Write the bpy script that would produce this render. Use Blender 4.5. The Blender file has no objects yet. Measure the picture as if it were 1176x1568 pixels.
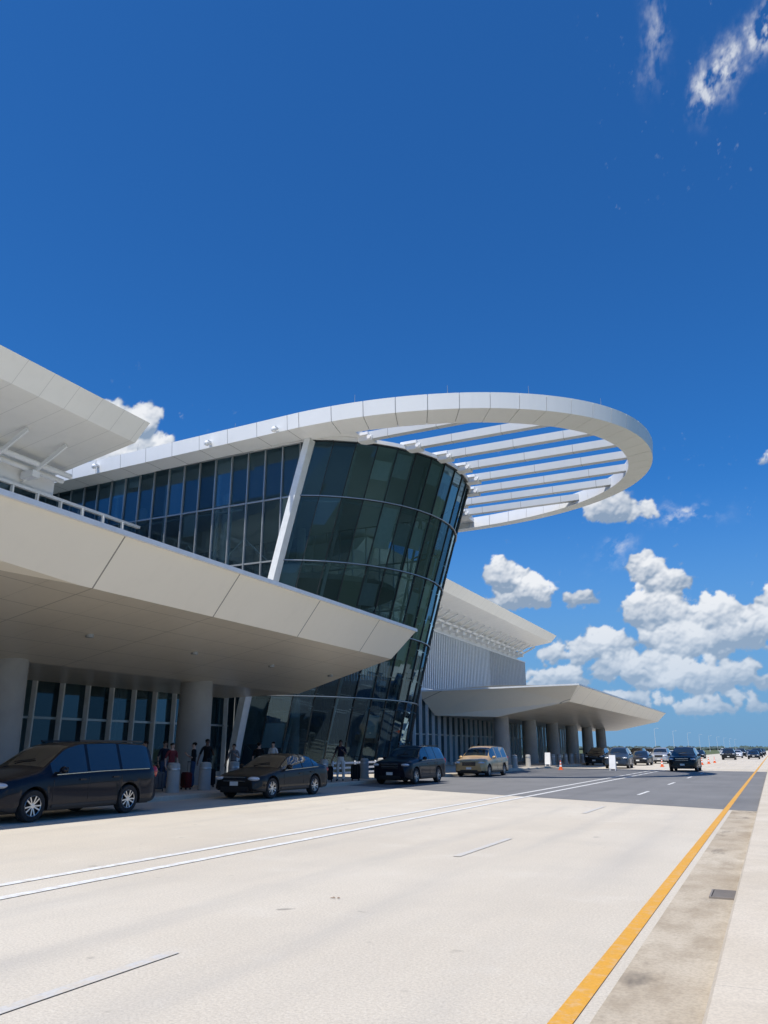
import bpy, bmesh, math, random
import numpy as np
from mathutils import Vector, Matrix
random.seed(7)
scene = bpy.context.scene
R = math.radians

# ------------------------------------------------------------------ node helper
class NT:
    def __init__(s, nt):
        s.nt = nt; s.n = nt.nodes; s.l = nt.links
    def put(s, sock, v):
        if v is None: return
        if isinstance(v, bpy.types.NodeSocket): s.l.new(v, sock)
        else:
            sock.default_value = v
    def m(s, op, a, b=None, c=None, clamp=False):
        n = s.n.new('ShaderNodeMath'); n.operation = op; n.use_clamp = clamp
        s.put(n.inputs[0], a); s.put(n.inputs[1], b)
        if c is not None: s.put(n.inputs[2], c)
        return n.outputs[0]
    def mr(s, v, a, b, c=0.0, d=1.0, smooth=False):
        n = s.n.new('ShaderNodeMapRange')
        if smooth: n.interpolation_type = 'SMOOTHSTEP'
        s.put(n.inputs[0], v)
        n.inputs[1].default_value = a; n.inputs[2].default_value = b
        n.inputs[3].default_value = c; n.inputs[4].default_value = d
        return n.outputs[0]
    def mix(s, f, a, b, blend='MIX'):
        n = s.n.new('ShaderNodeMix'); n.data_type = 'RGBA'; n.blend_type = blend
        s.put(n.inputs[0], f)
        for i, v in ((6, a), (7, b)):
            if isinstance(v, bpy.types.NodeSocket): s.l.new(v, n.inputs[i])
            else: n.inputs[i].default_value = (v[0], v[1], v[2], 1)
        return n.outputs[2]
    def noise(s, vec, scale, detail=4, rough=0.5, out=0):
        n = s.n.new('ShaderNodeTexNoise')
        if vec is not None: s.l.new(vec, n.inputs['Vector'])
        n.inputs['Scale'].default_value = scale
        n.inputs['Detail'].default_value = detail
        n.inputs['Roughness'].default_value = rough
        return n.outputs[out]
    def vmul(s, v, t):
        n = s.n.new('ShaderNodeVectorMath'); n.operation = 'MULTIPLY'
        s.l.new(v, n.inputs[0]); n.inputs[1].default_value = t
        return n.outputs[0]
    def sep(s, v):
        n = s.n.new('ShaderNodeSeparateXYZ'); s.l.new(v, n.inputs[0])
        return n.outputs

def new_mat(name):
    m = bpy.data.materials.new(name); m.use_nodes = True
    t = NT(m.node_tree)
    b = m.node_tree.nodes['Principled BSDF']
    return m, t, b

def pos(t):
    return t.n.new('ShaderNodeNewGeometry').outputs['Position']

def simple(name, col, rough=0.5, metal=0.0, var=0.06, scale=3.0, coat=0.0, bump=0.0, spec=0.5):
    m, t, b = new_mat(name)
    tc = t.n.new('ShaderNodeTexCoord').outputs['Object']
    n = t.noise(tc, scale, 3, 0.6)
    f = t.mr(n, 0.3, 0.7, 0.0, 1.0)
    lo = tuple(c * (1 - var) for c in col); hi = tuple(min(1, c * (1 + var)) for c in col)
    t.l.new(t.mix(f, lo, hi), b.inputs['Base Color'])
    b.inputs['Roughness'].default_value = rough
    b.inputs['Metallic'].default_value = metal
    b.inputs['Coat Weight'].default_value = coat
    b.inputs['Coat Roughness'].default_value = 0.03
    b.inputs['Specular IOR Level'].default_value = spec
    if bump:
        bn = t.n.new('ShaderNodeBump'); bn.inputs['Strength'].default_value = bump
        bn.inputs['Distance'].default_value = 0.02
        t.l.new(t.noise(tc, scale * 12, 3, 0.6), bn.inputs['Height'])
        t.l.new(bn.outputs[0], b.inputs['Normal'])
    return m

def seam_mat(name, col, rough, seams, seamcol=0.35, dirt=0.1, metal=0.0, streakamt=.25):
    m, t, b = new_mat(name)
    p = pos(t); s = t.sep(p)
    tot = None
    for ax, sp, off, hw in seams:
        v = t.m('ADD', s[ax], -off)
        v = t.m('DIVIDE', v, sp)
        v = t.m('FRACT', v)
        v = t.m('SUBTRACT', v, 0.5); v = t.m('ABSOLUTE', v)
        v = t.m('GREATER_THAN', v, 0.5 - hw / sp)
        tot = v if tot is None else t.m('MAXIMUM', tot, v)
    n = t.noise(p, 0.35, 4, 0.6)
    f = t.mr(n, 0.3, 0.7)
    base = t.mix(f, tuple(c * (1 - dirt) for c in col), col)
    streak = t.noise(t.vmul(p, (2.5, 2.5, 0.25)), 1.0, 3, 0.6)
    base = t.mix(t.mr(streak, 0.52, 0.8, 0.0, streakamt), base, tuple(c * 0.72 for c in col))
    if tot is not None:
        base = t.mix(tot, base, tuple(c * seamcol for c in col))
    t.l.new(base, b.inputs['Base Color'])
    b.inputs['Roughness'].default_value = rough
    b.inputs['Metallic'].default_value = metal
    return m

# ------------------------------------------------------------------ materials
def mat_concrete_road():
    m, t, b = new_mat('concrete_pavement')
    p = pos(t)
    s = t.sep(p)
    big = t.noise(p, 0.12, 3, 0.55)
    mid = t.noise(t.vmul(p, (1.0, 0.12, 1.0)), 1.1, 4, 0.6)
    blot = t.noise(p, 0.75, 5, 0.62)
    fine = t.noise(p, 42.0, 3, 0.75)
    v = t.n.new('ShaderNodeTexVoronoi'); t.l.new(p, v.inputs['Vector']); v.inputs['Scale'].default_value = 32
    c = t.mix(t.mr(big, 0.3, 0.7), (0.555, 0.49, 0.395), (0.64, 0.585, 0.495))
    c = t.mix(t.mr(mid, 0.46, 0.75, 0.0, 0.42), c, (0.49, 0.445, 0.38))
    c = t.mix(t.mr(blot, 0.5, 0.72, 0.0, 0.30), c, (0.46, 0.425, 0.365))
    c = t.mix(t.mr(blot, 0.3, 0.44, 0.30, 0.0), c, (0.70, 0.655, 0.57))
    c = t.mix(t.mr(fine, 0.35, 0.60, 0.42, 0.0), c, (0.28, 0.25, 0.21))
    c = t.mix(t.mr(v.outputs['Distance'], 0.0, 0.35, 0.30, 0.0), c, (0.78, 0.74, 0.66))
    fr = t.m('FRACT', t.m('DIVIDE', t.m('ADD', s[0], 1.45), 3.3))
    tr = t.m('ABSOLUTE', t.m('SUBTRACT', t.m('ABSOLUTE', t.m('SUBTRACT', fr, 0.5)), 0.25))
    tr = t.mr(tr, 0.0, 0.13, 0.30, 0.0, True)
    c = t.mix(t.m('MULTIPLY', tr, t.mr(mid, 0.35, 0.65)), c, (0.36, 0.345, 0.32))
    cell = t.n.new('ShaderNodeTexWhiteNoise'); cell.noise_dimensions = '2D'
    fl = t.n.new('ShaderNodeVectorMath'); fl.operation = 'FLOOR'
    t.l.new(t.vmul(p, (1/3.3, 1/7.3, 0)), fl.inputs[0]); t.l.new(fl.outputs[0], cell.inputs['Vector'])
    c = t.mix(t.mr(cell.outputs['Value'], 0.0, 1.0, 0.0, 0.10), c, (0.44, 0.42, 0.38))
    dr = t.noise(p, 2.6, 2, 0.4)
    c = t.mix(t.mr(dr, 0.73, 0.79, 0.0, 0.6), c, (0.16, 0.15, 0.13))
    t.l.new(c, b.inputs['Base Color'])
    b.inputs['Roughness'].default_value = 0.9
    b.inputs['Specular IOR Level'].default_value = 0.25
    bn = t.n.new('ShaderNodeBump'); bn.inputs['Strength'].default_value = 0.6; bn.inputs['Distance'].default_value = 0.01
    t.l.new(fine, bn.inputs['Height']); t.l.new(bn.outputs[0], b.inputs['Normal'])
    return m

def mat_dark_pavement():
    m, t, b = new_mat('dark_pavement')  # mottled dark grey colour for the far road strip
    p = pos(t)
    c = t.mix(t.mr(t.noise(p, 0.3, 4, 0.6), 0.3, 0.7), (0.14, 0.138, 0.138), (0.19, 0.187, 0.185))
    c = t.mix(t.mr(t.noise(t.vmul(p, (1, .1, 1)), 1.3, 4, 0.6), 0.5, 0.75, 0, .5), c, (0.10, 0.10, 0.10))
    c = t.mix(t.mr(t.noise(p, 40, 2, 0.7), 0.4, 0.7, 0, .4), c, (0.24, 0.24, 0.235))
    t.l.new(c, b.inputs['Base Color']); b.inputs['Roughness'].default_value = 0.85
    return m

def mat_gutter():
    m, t, b = new_mat('gutter_concrete')
    p = pos(t)
    c = t.mix(t.mr(t.noise(p, 0.5, 4, 0.6), 0.3, 0.7), (0.42, 0.345, 0.25), (0.56, 0.49, 0.385))
    st = t.noise(t.vmul(p, (1.5, .8, 1)), 1.3, 6, 0.68)
    c = t.mix(t.mr(st, 0.44, 0.68, 0, .65), c, (0.26, 0.20, 0.13))
    st2 = t.noise(t.vmul(p, (1.8, .7, 1)), 0.8, 5, 0.6)
    c = t.mix(t.mr(st2, 0.60, 0.70, 0, .75), c, (0.10, 0.085, 0.07))
    c = t.mix(t.mr(t.noise(p, 30, 3, 0.7), 0.35, 0.6, .35, 0), c, (0.2, 0.17, 0.13))
    t.l.new(c, b.inputs['Base Color']); b.inputs['Roughness'].default_value = 0.9
    return m

def mat_sidewalk():
    m, t, b = new_mat('sidewalk_concrete')
    p = pos(t); s = t.sep(p)
    c = t.mix(t.mr(t.noise(p, 0.8, 4, 0.6), 0.3, 0.7), (0.53, 0.46, 0.36), (0.62, 0.55, 0.45))
    c = t.mix(t.mr(t.noise(p, 45, 3, 0.7), 0.35, 0.6, .40, 0), c, (0.32, 0.28, 0.23))
    c = t.mix(t.mr(t.noise(p, 2.2, 4, 0.7), 0.5, 0.75, 0, .45), c, (0.42, 0.37, 0.30))
    j = t.m('LESS_THAN', t.m('FRACT', t.m('DIVIDE', s[1], 3.0)), 0.003)
    c = t.mix(t.m('MULTIPLY', j, 0.4), c, (0.2, 0.18, 0.15))
    t.l.new(c, b.inputs['Base Color']); b.inputs['Roughness'].default_value = 0.9
    return m

def mat_paint(name, col, wear, under=(0.56, 0.51, 0.43), lo=.46, hi=.58):
    m, t, b = new_mat(name)
    p = pos(t)
    f = t.mr(t.noise(p, 7, 5, 0.7), lo, hi, 0, wear)
    c = t.mix(f, col, under)
    c = t.mix(t.mr(t.noise(t.vmul(p, (1, .2, 1)), 2, 4, 0.6), 0.45, 0.75, 0, .35), c, tuple(v * .8 for v in col))
    c = t.mix(t.mr(t.noise(p, 42, 3, 0.75), 0.35, 0.60, 0.3, 0.0), c, tuple(v * .6 for v in col))
    t.l.new(c, b.inputs['Base Color']); b.inputs['Roughness'].default_value = 0.7
    return m

def mat_glass(name, tint, refl=1.0, dark=(0.008, 0.014, 0.018)):
    m = bpy.data.materials.new(name); m.use_nodes = True
    t = NT(m.node_tree); t.n.clear()
    out = t.n.new('ShaderNodeOutputMaterial')
    at = t.n.new('ShaderNodeAttribute'); at.attribute_name = 'rnd'
    tr = t.n.new('ShaderNodeBsdfTransparent')
    t.l.new(t.mix(t.mr(at.outputs['Fac'], 0, 1), tuple(v * .6 for v in tint), tuple(v * 1.15 for v in tint)), tr.inputs[0])
    gl = t.n.new('ShaderNodeBsdfGlossy'); gl.inputs['Roughness'].default_value = 0.015
    gl.inputs['Color'].default_value = (0.50, 0.76, 0.92, 1)
    fr = t.n.new('ShaderNodeFresnel'); fr.inputs[0].default_value = 1.55
    k = t.m('POWER', at.outputs['Fac'], 3.0)
    f = t.m('MULTIPLY', fr.outputs[0], t.mr(k, 0, 1, 1.0 * refl, 3.2 * refl), clamp=True)
    mx = t.n.new('ShaderNodeMixShader')
    t.l.new(f, mx.inputs[0]); t.l.new(tr.outputs[0], mx.inputs[1]); t.l.new(gl.outputs[0], mx.inputs[2])
    df = t.n.new('ShaderNodeBsdfDiffuse'); df.inputs[0].default_value = (*dark, 1)
    ad = t.n.new('ShaderNodeAddShader')
    t.l.new(mx.outputs[0], ad.inputs[0]); t.l.new(df.outputs[0], ad.inputs[1])
    t.l.new(ad.outputs[0], out.inputs[0])
    return m

M = {}
M['road'] = mat_concrete_road()
M['dark_pavement'] = mat_dark_pavement()
M['gutter'] = mat_gutter()
M['walk'] = mat_sidewalk()
M['white_line'] = mat_paint('white_road_paint', (0.72, 0.73, 0.73), 0.75)
M['dash_line'] = mat_paint('faded_road_paint', (0.545, 0.53, 0.50), 0.95)
M['yellow_line'] = mat_paint('yellow_road_paint', (0.66, 0.33, 0.035), 0.3, lo=.5, hi=.62)
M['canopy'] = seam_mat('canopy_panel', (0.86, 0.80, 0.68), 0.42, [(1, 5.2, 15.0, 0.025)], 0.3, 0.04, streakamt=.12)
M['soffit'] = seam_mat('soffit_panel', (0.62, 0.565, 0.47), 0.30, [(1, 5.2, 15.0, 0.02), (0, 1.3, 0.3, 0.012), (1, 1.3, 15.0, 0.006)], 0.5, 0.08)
M['white'] = seam_mat('white_metal_panel', (0.84, 0.84, 0.83), 0.4, [], 0.4, 0.05, streakamt=.16)
M['blade'] = seam_mat('louver_blade_metal', (0.60, 0.62, 0.63), 0.4, [(0, 3.2, 0.4, 0.015)], 0.4, 0.06, streakamt=.16)
M['roofpanel'] = seam_mat('roof_soffit_panel', (0.82, 0.81, 0.77), 0.45, [(1, 1.6, 0.2, 0.015)], 0.7, 0.05, streakamt=.15)
M['fasciax'] = seam_mat('hall_fascia_panel', (0.84, 0.84, 0.83), 0.4, [(0, 2.2, 0.4, 0.02)], 0.4, 0.04, streakamt=.12)
M['grey'] = simple('grey_metal', (0.33, 0.34, 0.34), 0.4, 0.3)
M['mullion'] = simple('mullion_aluminium', (0.36, 0.39, 0.41), 0.35, 0.5)
M['dkmullion'] = simple('dark_mullion', (0.030, 0.038, 0.042), 0.4, 0.4)
M['fin'] = simple('white_fin_paint', (0.74, 0.76, 0.77), 0.4)
M['column'] = simple('column_concrete', (0.36, 0.34, 0.31), 0.75, 0, 0.1, 1.0)
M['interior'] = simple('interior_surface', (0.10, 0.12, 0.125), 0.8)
M['intfloor'] = simple('interior_floor', (0.24, 0.25, 0.24), 0.6)
M['intwhite'] = simple('interior_white', (0.72, 0.76, 0.77), 0.6)
M['blind'] = simple('roller_blind', (0.80, 0.84, 0.86), 0.8)
M['glass'] = mat_glass('curtain_wall_glass', (0.34, 0.46, 0.50))
M['glass2'] = mat_glass('lobby_glass', (0.34, 0.43, 0.45), 0.9)
M['louver'] = simple('louver_metal', (0.74, 0.77, 0.78), 0.45, 0.1)
M['louverback'] = simple('louver_backing', (0.05, 0.06, 0.065), 0.6)
M['steel'] = simple('brushed_steel', (0.55, 0.55, 0.54), 0.35, 0.8)

# ------------------------------------------------------------------ mesh builder
class MB:
    def __init__(s): s.v = []; s.f = []; s.mi = []; s.r = []
    def face(s, pts, mi=0, r=None):
        i = len(s.v); s.v += [tuple(p) for p in pts]
        s.f.append(tuple(range(i, i + len(pts)))); s.mi.append(mi)
        s.r.append(random.random() if r is None else r)
    def idx(s, base, faces, mi=0):
        for f in faces:
            s.f.append(tuple(base + k for k in f)); s.mi.append(mi); s.r.append(random.random())
    def hexa(s, p, mi=0):
        b = len(s.v); s.v += [tuple(q) for q in p]
        s.idx(b, [(3, 2, 1, 0), (4, 5, 6, 7), (0, 1, 5, 4), (1, 2, 6, 5), (2, 3, 7, 6), (3, 0, 4, 7)], mi)
    def box(s, c, d, mi=0):
        x, y, z = c; a, b, h = d[0] / 2, d[1] / 2, d[2] / 2
        s.hexa([(x-a, y-b, z-h), (x+a, y-b, z-h), (x+a, y+b, z-h), (x-a, y+b, z-h),
                (x-a, y-b, z+h), (x+a, y-b, z+h), (x+a, y+b, z+h), (x-a, y+b, z+h)], mi)
    def bbox(s, x0, x1, y0, y1, z0, z1, mi=0):
        s.box(((x0+x1)/2, (y0+y1)/2, (z0+z1)/2), (x1-x0, y1-y0, z1-z0), mi)
    def beam(s, p0, p1, w, d, up=(0, 0, 1), mi=0):
        p0 = Vector(p0); p1 = Vector(p1); a = (p1 - p0).normalized(); up = Vector(up)
        sd = a.cross(up)
        if sd.length < 1e-4: sd = a.cross(Vector((1, 0, 0)))
        sd.normalize(); u = sd.cross(a).normalized()
        sd *= w / 2; u *= d / 2
        s.hexa([p0-sd-u, p0+sd-u, p1+sd-u, p1-sd-u, p0-sd+u, p0+sd+u, p1+sd+u, p1-sd+u], mi)
    def cyl(s, p0, p1, r0, r1=None, n=16, mi=0, caps=True):
        r1 = r0 if r1 is None else r1
        p0 = Vector(p0); p1 = Vector(p1); a = (p1 - p0).normalized()
        x = a.orthogonal().normalized(); y = a.cross(x)
        b = len(s.v)
        for p, r in ((p0, r0), (p1, r1)):
            for i in range(n):
                t = 2 * math.pi * i / n
                s.v.append(tuple(p + (x * math.cos(t) + y * math.sin(t)) * r))
        s.idx(b, [(i, (i+1) % n, n + (i+1) % n, n + i) for i in range(n)], mi)
        if caps:
            s.idx(b, [tuple(reversed(range(n))), tuple(range(n, 2*n))], mi)
    def lathe(s, prof, c=(0, 0, 0), axis='z', n=20, mi=0):
        b = len(s.v)
        for (r, h) in prof:
            for i in range(n):
                t = 2*math.pi*i/n; ca, sa = r*math.cos(t), r*math.sin(t)
                q = (ca, sa, h) if axis == 'z' else (h, ca, sa)
                s.v.append((c[0]+q[0], c[1]+q[1], c[2]+q[2]))
        fs = []
        for k in range(len(prof)-1):
            for i in range(n):
                fs.append((k*n+i, k*n+(i+1) % n, (k+1)*n+(i+1) % n, (k+1)*n+i))
        s.idx(b, fs, mi)
    def ell(s, c, r, mi=0, n=12, m=8):
        b = len(s.v)
        for j in range(m+1):
            ph = math.pi*j/m
            for i in range(n):
                t = 2*math.pi*i/n
                s.v.append((c[0]+r[0]*math.sin(ph)*math.cos(t), c[1]+r[1]*math.sin(ph)*math.sin(t), c[2]+r[2]*math.cos(ph)))
        s.idx(b, [(j*n+i, (j+1)*n+i, (j+1)*n+(i+1) % n, j*n+(i+1) % n) for j in range(m) for i in range(n)], mi)
    def mesh(s, name, mats, smooth=False, fix=True):
        me = bpy.data.meshes.new(name)
        me.from_pydata(s.v, [], s.f); me.update()
        for m in mats: me.materials.append(m)
        for p, i in zip(me.polygons, s.mi): p.material_index = i
        a = me.attributes.new('rnd', 'FLOAT', 'FACE')
        a.data.foreach_set('value', s.r)
        if fix:
            bm = bmesh.new(); bm.from_mesh(me)
            if smooth: bmesh.ops.remove_doubles(bm, verts=bm.verts, dist=1e-5)
            bmesh.ops.recalc_face_normals(bm, faces=bm.faces); bm.to_mesh(me); bm.free()
        if smooth:
            for p in me.polygons: p.use_smooth = True
            me.set_sharp_from_angle(angle=R(38))
        return me
    def obj(s, name, mats, parent=None, smooth=False, fix=True):
        if not isinstance(mats, (list, tuple)): mats = [mats]
        o = bpy.data.objects.new(name, s.mesh(name, mats, smooth, fix))
        scene.collection.objects.link(o)
        if parent: o.parent = parent
        return o

def empty(name, loc=(0, 0, 0), rz=0):
    e = bpy.data.objects.new(name, None); scene.collection.objects.link(e)
    e.location = loc; e.rotation_euler = (0, 0, rz); e.empty_display_size = 0.5
    return e

def sheet(name, pts, z, mat):
    mb = MB(); mb.face([(x, y, z) for x, y in pts]); o = mb.obj(name, mat, fix=False); return o

# ------------------------------------------------------------------ ground & road
gm, gt, gb = new_mat('grass_field')
gp = pos(gt)
gt.l.new(gt.mix(gt.mr(gt.noise(gp, 0.02, 4, 0.6), .35, .65), (0.06, 0.09, 0.03), (0.12, 0.13, 0.06)), gb.inputs['Base Color'])
gb.inputs['Roughness'].default_value = 1
sheet('ground', [(-4000, -4000), (4000, -4000), (4000, 6000), (-4000, 6000)], -0.03, gm)
sheet('road', [(-17.9, -60), (-0.56, -60), (-0.56, 900), (-17.9, 900)], 0.0, M['road'])
sheet('dark_road_strip', [(-17.9, 33.2), (-1.3, 24.6), (-0.56, 24.2), (-0.56, 66), (-17.9, 70)], 0.004, M['dark_pavement'])  # darker grey strip over the concrete road, slanted near edge
sheet('gutter_pavement', [(-1.22, -60), (-0.56, -60), (-0.56, 24.15), (-1.22, 24.45)], 0.004, M['gutter'])

mb = MB()
for x in (-8.0, -8.75):
    mb.face([(x-.08, -60, .008), (x+.08, -60, .008), (x+.08, 500, .008), (x-.08, 500, .008)])
mb.obj('white_lane_marking', M['white_line'], fix=False)
mb = MB(); k = -6.5
while k < 300:
    mb.face([(-4.71, k, .008), (-4.59, k, .008), (-4.59, k+2.8, .008), (-4.71, k+2.8, .008)], 0 if k < 25 or k > 65 else 1)
    k += 9.35
mb.obj('dashed_lane_marking', [M['dash_line'], M['white_line']], fix=False)
mb = MB()
mb.face([(-1.45, -60, .008), (-1.31, -60, .008), (-1.31, 500, .008), (-1.45, 500, .008)])
mb.obj('yellow_lane_marking', M['yellow_line'], fix=False)

mb = MB()
pr = [(-0.56, 0.0), (-0.56, .12), (-0.53, .15), (4.0, .15), (4.0, -.02)]
for i in range(len(pr)-1):
    (a, h), (b, g) = pr[i], pr[i+1]
    mb.face([(a, -60, h), (a, 900, h), (b, 900, g), (b, -60, g)])
mb.obj('median_pavement', M['walk'], fix=False)
mb = MB()
pr = [(-17.9, 0.0), (-17.9, .12), (-17.93, .15), (-60, .15)]
for i in range(len(pr)-1):
    (a, h), (b, g) = pr[i], pr[i+1]
    mb.face([(a, -60, h), (a, 200, h), (b, 200, g), (b, -60, g)])
mb.obj('sidewalk', M['walk'], fix=False)

# storm drain
mb = MB()
mb.bbox(-.84, -.58, 10.15, 10.65, .004, .012, 0)
for i in range(8):
    mb.bbox(-.83, -.59, 10.18+i*.06, 10.21+i*.06, .012, .022, 1)
for e in ((-.86, -.84, 10.13, 10.67), (-.59, -.565, 10.13, 10.67), (-.84, -.59, 10.13, 10.15), (-.84, -.59, 10.65, 10.67)):
    mb.bbox(*e, .004, .024, 1)
mb.obj('storm_drain_grate', [simple('drain_void', (0.04, 0.038, 0.035), .9), simple('cast_iron', (0.24, 0.21, 0.18), .6, .1)])

# ------------------------------------------------------------------ terminal
T = empty('airport_terminal')
YC = 47.5
def drum(phi, t):
    y = YC + 10.4*math.sin(phi); a = 10.4*math.cos(phi) - 4.2
    tt = t**1.2
    return Vector(((-28 + .88*a)*(1-tt) + (-23.4 + a)*tt, y, 19.9*t))
PH = R(66)
NP = 17
levels = [0.15, 0.7, 4.6, 8.55, 12.5, 16.45, 19.9]

gl = MB(); mu = MB(); bl = MB()
rb = random.Random(21)
for i in range(NP):
    p0 = -PH + 2*PH*i/NP; p1 = -PH + 2*PH*(i+1)/NP
    n = Vector((math.cos((p0+p1)/2), math.sin((p0+p1)/2), 0))
    for j in range(len(levels)-1):
        t0, t1 = levels[j]/19.9, levels[j+1]/19.9
        d0, d1 = random.uniform(-.024, .024), random.uniform(-.024, .024)
        gl.face([drum(p0, t0)+n*d0, drum(p1, t0)-n*d0, drum(p1, t1)+n*d1, drum(p0, t1)-n*d1])
        if j > 0 and rb.random() < .42:
            hh = rb.choice((.3, .45, .5, .7, .35)); tb = t1-(t1-t0)*hh
            if rb.random() < .4: t1b = t1-(t1-t0)*rb.choice((.25, .4)); tb = max(t0+.01, t1b-(t1-t0)*.35)
            else: t1b = t1-.01
            e = (p1-p0)*.06
            bl.face([drum(p0+e, tb)-n*.16, drum(p1-e, tb)-n*.16, drum(p1-e, t1b)-n*.16, drum(p0+e, t1b)-n*.16])
for i in range(NP+1):
    p = -PH + 2*PH*i/NP
    n = Vector((math.cos(p), math.sin(p), 0))
    for j in range(10):
        a = drum(p, j/10*.995+.005); b = drum(p, (j+1)/10)
        mu.beam(a + n*.03, b + n*.03, .055, .10, n)
for z in levels[1:]:
    for i in range(NP):
        p0 = -PH + 2*PH*i/NP; p1 = -PH + 2*PH*(i+1)/NP
        n = Vector((math.cos((p0+p1)/2), math.sin((p0+p1)/2), 0))
        mu.beam(drum(p0, z/19.9)+n*.04, drum(p1, z/19.9)+n*.04, .10 if z < 19 else .2, .10)
gl.obj('rotunda_glass', M['glass'], T, fix=False)
bl.obj('rotunda_blinds', M['blind'], T, fix=False)
mu.obj('rotunda_mullions', M['dkmullion'], T)
mb = MB()
for z in levels[2:]:
    for i in range(NP):
        p0 = -PH + 2*PH*i/NP; p1 = -PH + 2*PH*(i+1)/NP
        n = Vector((math.cos((p0+p1)/2), math.sin((p0+p1)/2), 0))
        mb.beam(drum(p0, z/19.9)+n*.11, drum(p1, z/19.9)+n*.11, .06, .05)
mb.obj('rotunda_transom_caps', M['mullion'], T)

def xf(z): return -28 + 4.6*(max(z, 0)/19.9)**1.2 + .05
def zf(x):
    return 19.9*max(0, (x+28)/4.6)**(1/1.2)
for yy, nm in ((38.0, 'near'), (57.0, 'far')):
    g = MB(); m2 = MB(); b2 = MB()
    xs = [-28 - 1.3*k for k in range(27, 0, -1)] + [-28 + 1.3*k for k in range(0, 5)]
    for a, b in zip(xs[:-1], xs[1:]):
        for j in range(len(levels)-1):
            z0, z1 = levels[j], levels[j+1]
            q = [(min(a, xf(z0)), yy, z0), (min(b, xf(z0)), yy, z0), (min(b, xf(z1)), yy, z1), (min(a, xf(z1)), yy, z1)]
            if q[3][0] < q[2][0]-1e-3 or q[0][0] < q[1][0]-1e-3:
                d = random.uniform(-.012, .012)
                q = [(v[0], v[1] + (d if n in (0, 3) else -d), v[2]) for n, v in enumerate(q)]
                g.face(q)
            if b < -28 and j > 1 and yy < 40 and rb.random() < .22:
                h0 = z1-(z1-z0)*rb.choice((.25, .4, .6))
                b2.face([(a+.08, yy+.16, h0), (b-.08, yy+.16, h0), (b-.08, yy+.16, z1-.08), (a+.08, yy+.16, z1-.08)])
    s = -1 if yy < 40 else 1
    for x in xs:
        z0 = zf(x)
        if z0 < 19.5:
            m2.bbox(x-.035, x+.035, yy-.13 if s < 0 else yy, yy if s < 0 else yy+.13, max(z0, .15), 19.9, 0)
    for z in levels[1:]:
        m2.bbox(-63, xf(z), yy-.07, yy+.07, z-.05, z+.05, 0)
    g.obj('hall_glass_'+nm, M['glass'], T, fix=False)
    if b2.f: b2.obj('hall_blinds_'+nm, M['blind'], T, fix=False)
    m2.obj('hall_mullions_'+nm, M['mullion'], T)
    f = MB()
    for j in range(10):
        a = Vector((xf(19.9*j/10), yy+s*.22, 19.9*j/10)); b = Vector((xf(19.9*(j+1)/10), yy+s*.22, 19.9*(j+1)/10))
        f.beam(a, b, .6, .42, (1, 0, 0))
    f.obj('slanted_fin_'+nm, M['fin'], T)

mb = MB()
for z in (8.55, 12.5):
    pts = [drum(-PH + 2*PH*i/24, z/19.9) for i in range(25)]
    ins = 3.2 if z == 12.5 else .8
    poly = [(p.x-ins, YC+(p.y-YC)*(1-ins*.09)) for p in pts] + [(-62, 56.5), (-62, 39.6)]
    b = [(x, y, z-.25) for x, y in poly]; t_ = [(x, y, z+.1) for x, y in poly]
    mb.face(b); mb.face(t_)
    for i in range(len(b)):
        k = (i+1) % len(b); mb.face([b[i], b[k], t_[k], t_[i]])
mb.obj('hall_floor_slab', M['intfloor'], T)
mb = MB()
for x in (-33, -41, -49, -57):
    for y in (42.5, 52.5):
        mb.cyl((x, y, .15), (x, y, 19.1), .35, n=12)
for i in range(0, 9):
    p = -PH + 2*PH*i/8
    a = drum(p, .02); b = drum(p, .99)
    n = Vector((math.cos(p), math.sin(p), 0))
    mb.cyl(a-n*.9, b-n*.9, .11, n=8)
for i in range(8):
    p = -PH + 2*PH*i/8; q = -PH + 2*PH*(i+1)/8
    n = Vector((math.cos(p), math.sin(p), 0)); n2 = Vector((math.cos(q), math.sin(q), 0))
    for j in range(5):
        mb.cyl(drum(p, levels[j+1]/19.9)-n*.9, drum(q, levels[j+1]/19.9)-n2*.9, .07, n=6)
for k in range(7):
    x = -31-4.5*k
    mb.cyl((x, 38.9, .2), (x, 38.9, 19.1), .12, n=8)
    for j in range(1, 5):
        mb.cyl((x, 38.9, levels[j]), (x+2.25, 38.9, (levels[j]+levels[j+1])/2), .045, n=6)
        mb.cyl((x+4.5, 38.9, levels[j]), (x+2.25, 38.9, (levels[j]+levels[j+1])/2), .045, n=6)
for z in levels[1:-1]:
    mb.cyl((-62, 38.9, z), (-29, 38.9, z), .07, n=6)
mb.obj('hall_steelwork', M['intwhite'], T, smooth=True)
mb = MB()
mb.bbox(-62.5, -62, 38, 57, .15, 18.8)
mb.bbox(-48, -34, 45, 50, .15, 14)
mb.obj('hall_core_wall', M['interior'], T)

mb = MB()
def slab(mbx, poly, z0, z1, mi=0):
    b = [(x, y, z0) for x, y in poly]; t_ = [(x, y, z1) for x, y in poly]
    mbx.face(b, mi); mbx.face(t_, mi)
    for i in range(len(b)):
        k = (i+1) % len(b); mbx.face([b[i], b[k], t_[k], t_[i]], mi)
cap = [drum(-PH + 2*PH*i/36, 1) for i in range(37)]
capp = [(p.x+.22*math.cos(-PH+2*PH*i/36), p.y+.22*math.sin(-PH+2*PH*i/36)) for i, p in enumerate(cap)]
slab(mb, capp + [(-30, 57), (-30, 38)], 19.92, 20.16)
mb.obj('rotunda_roof', M['white'], T)

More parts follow.
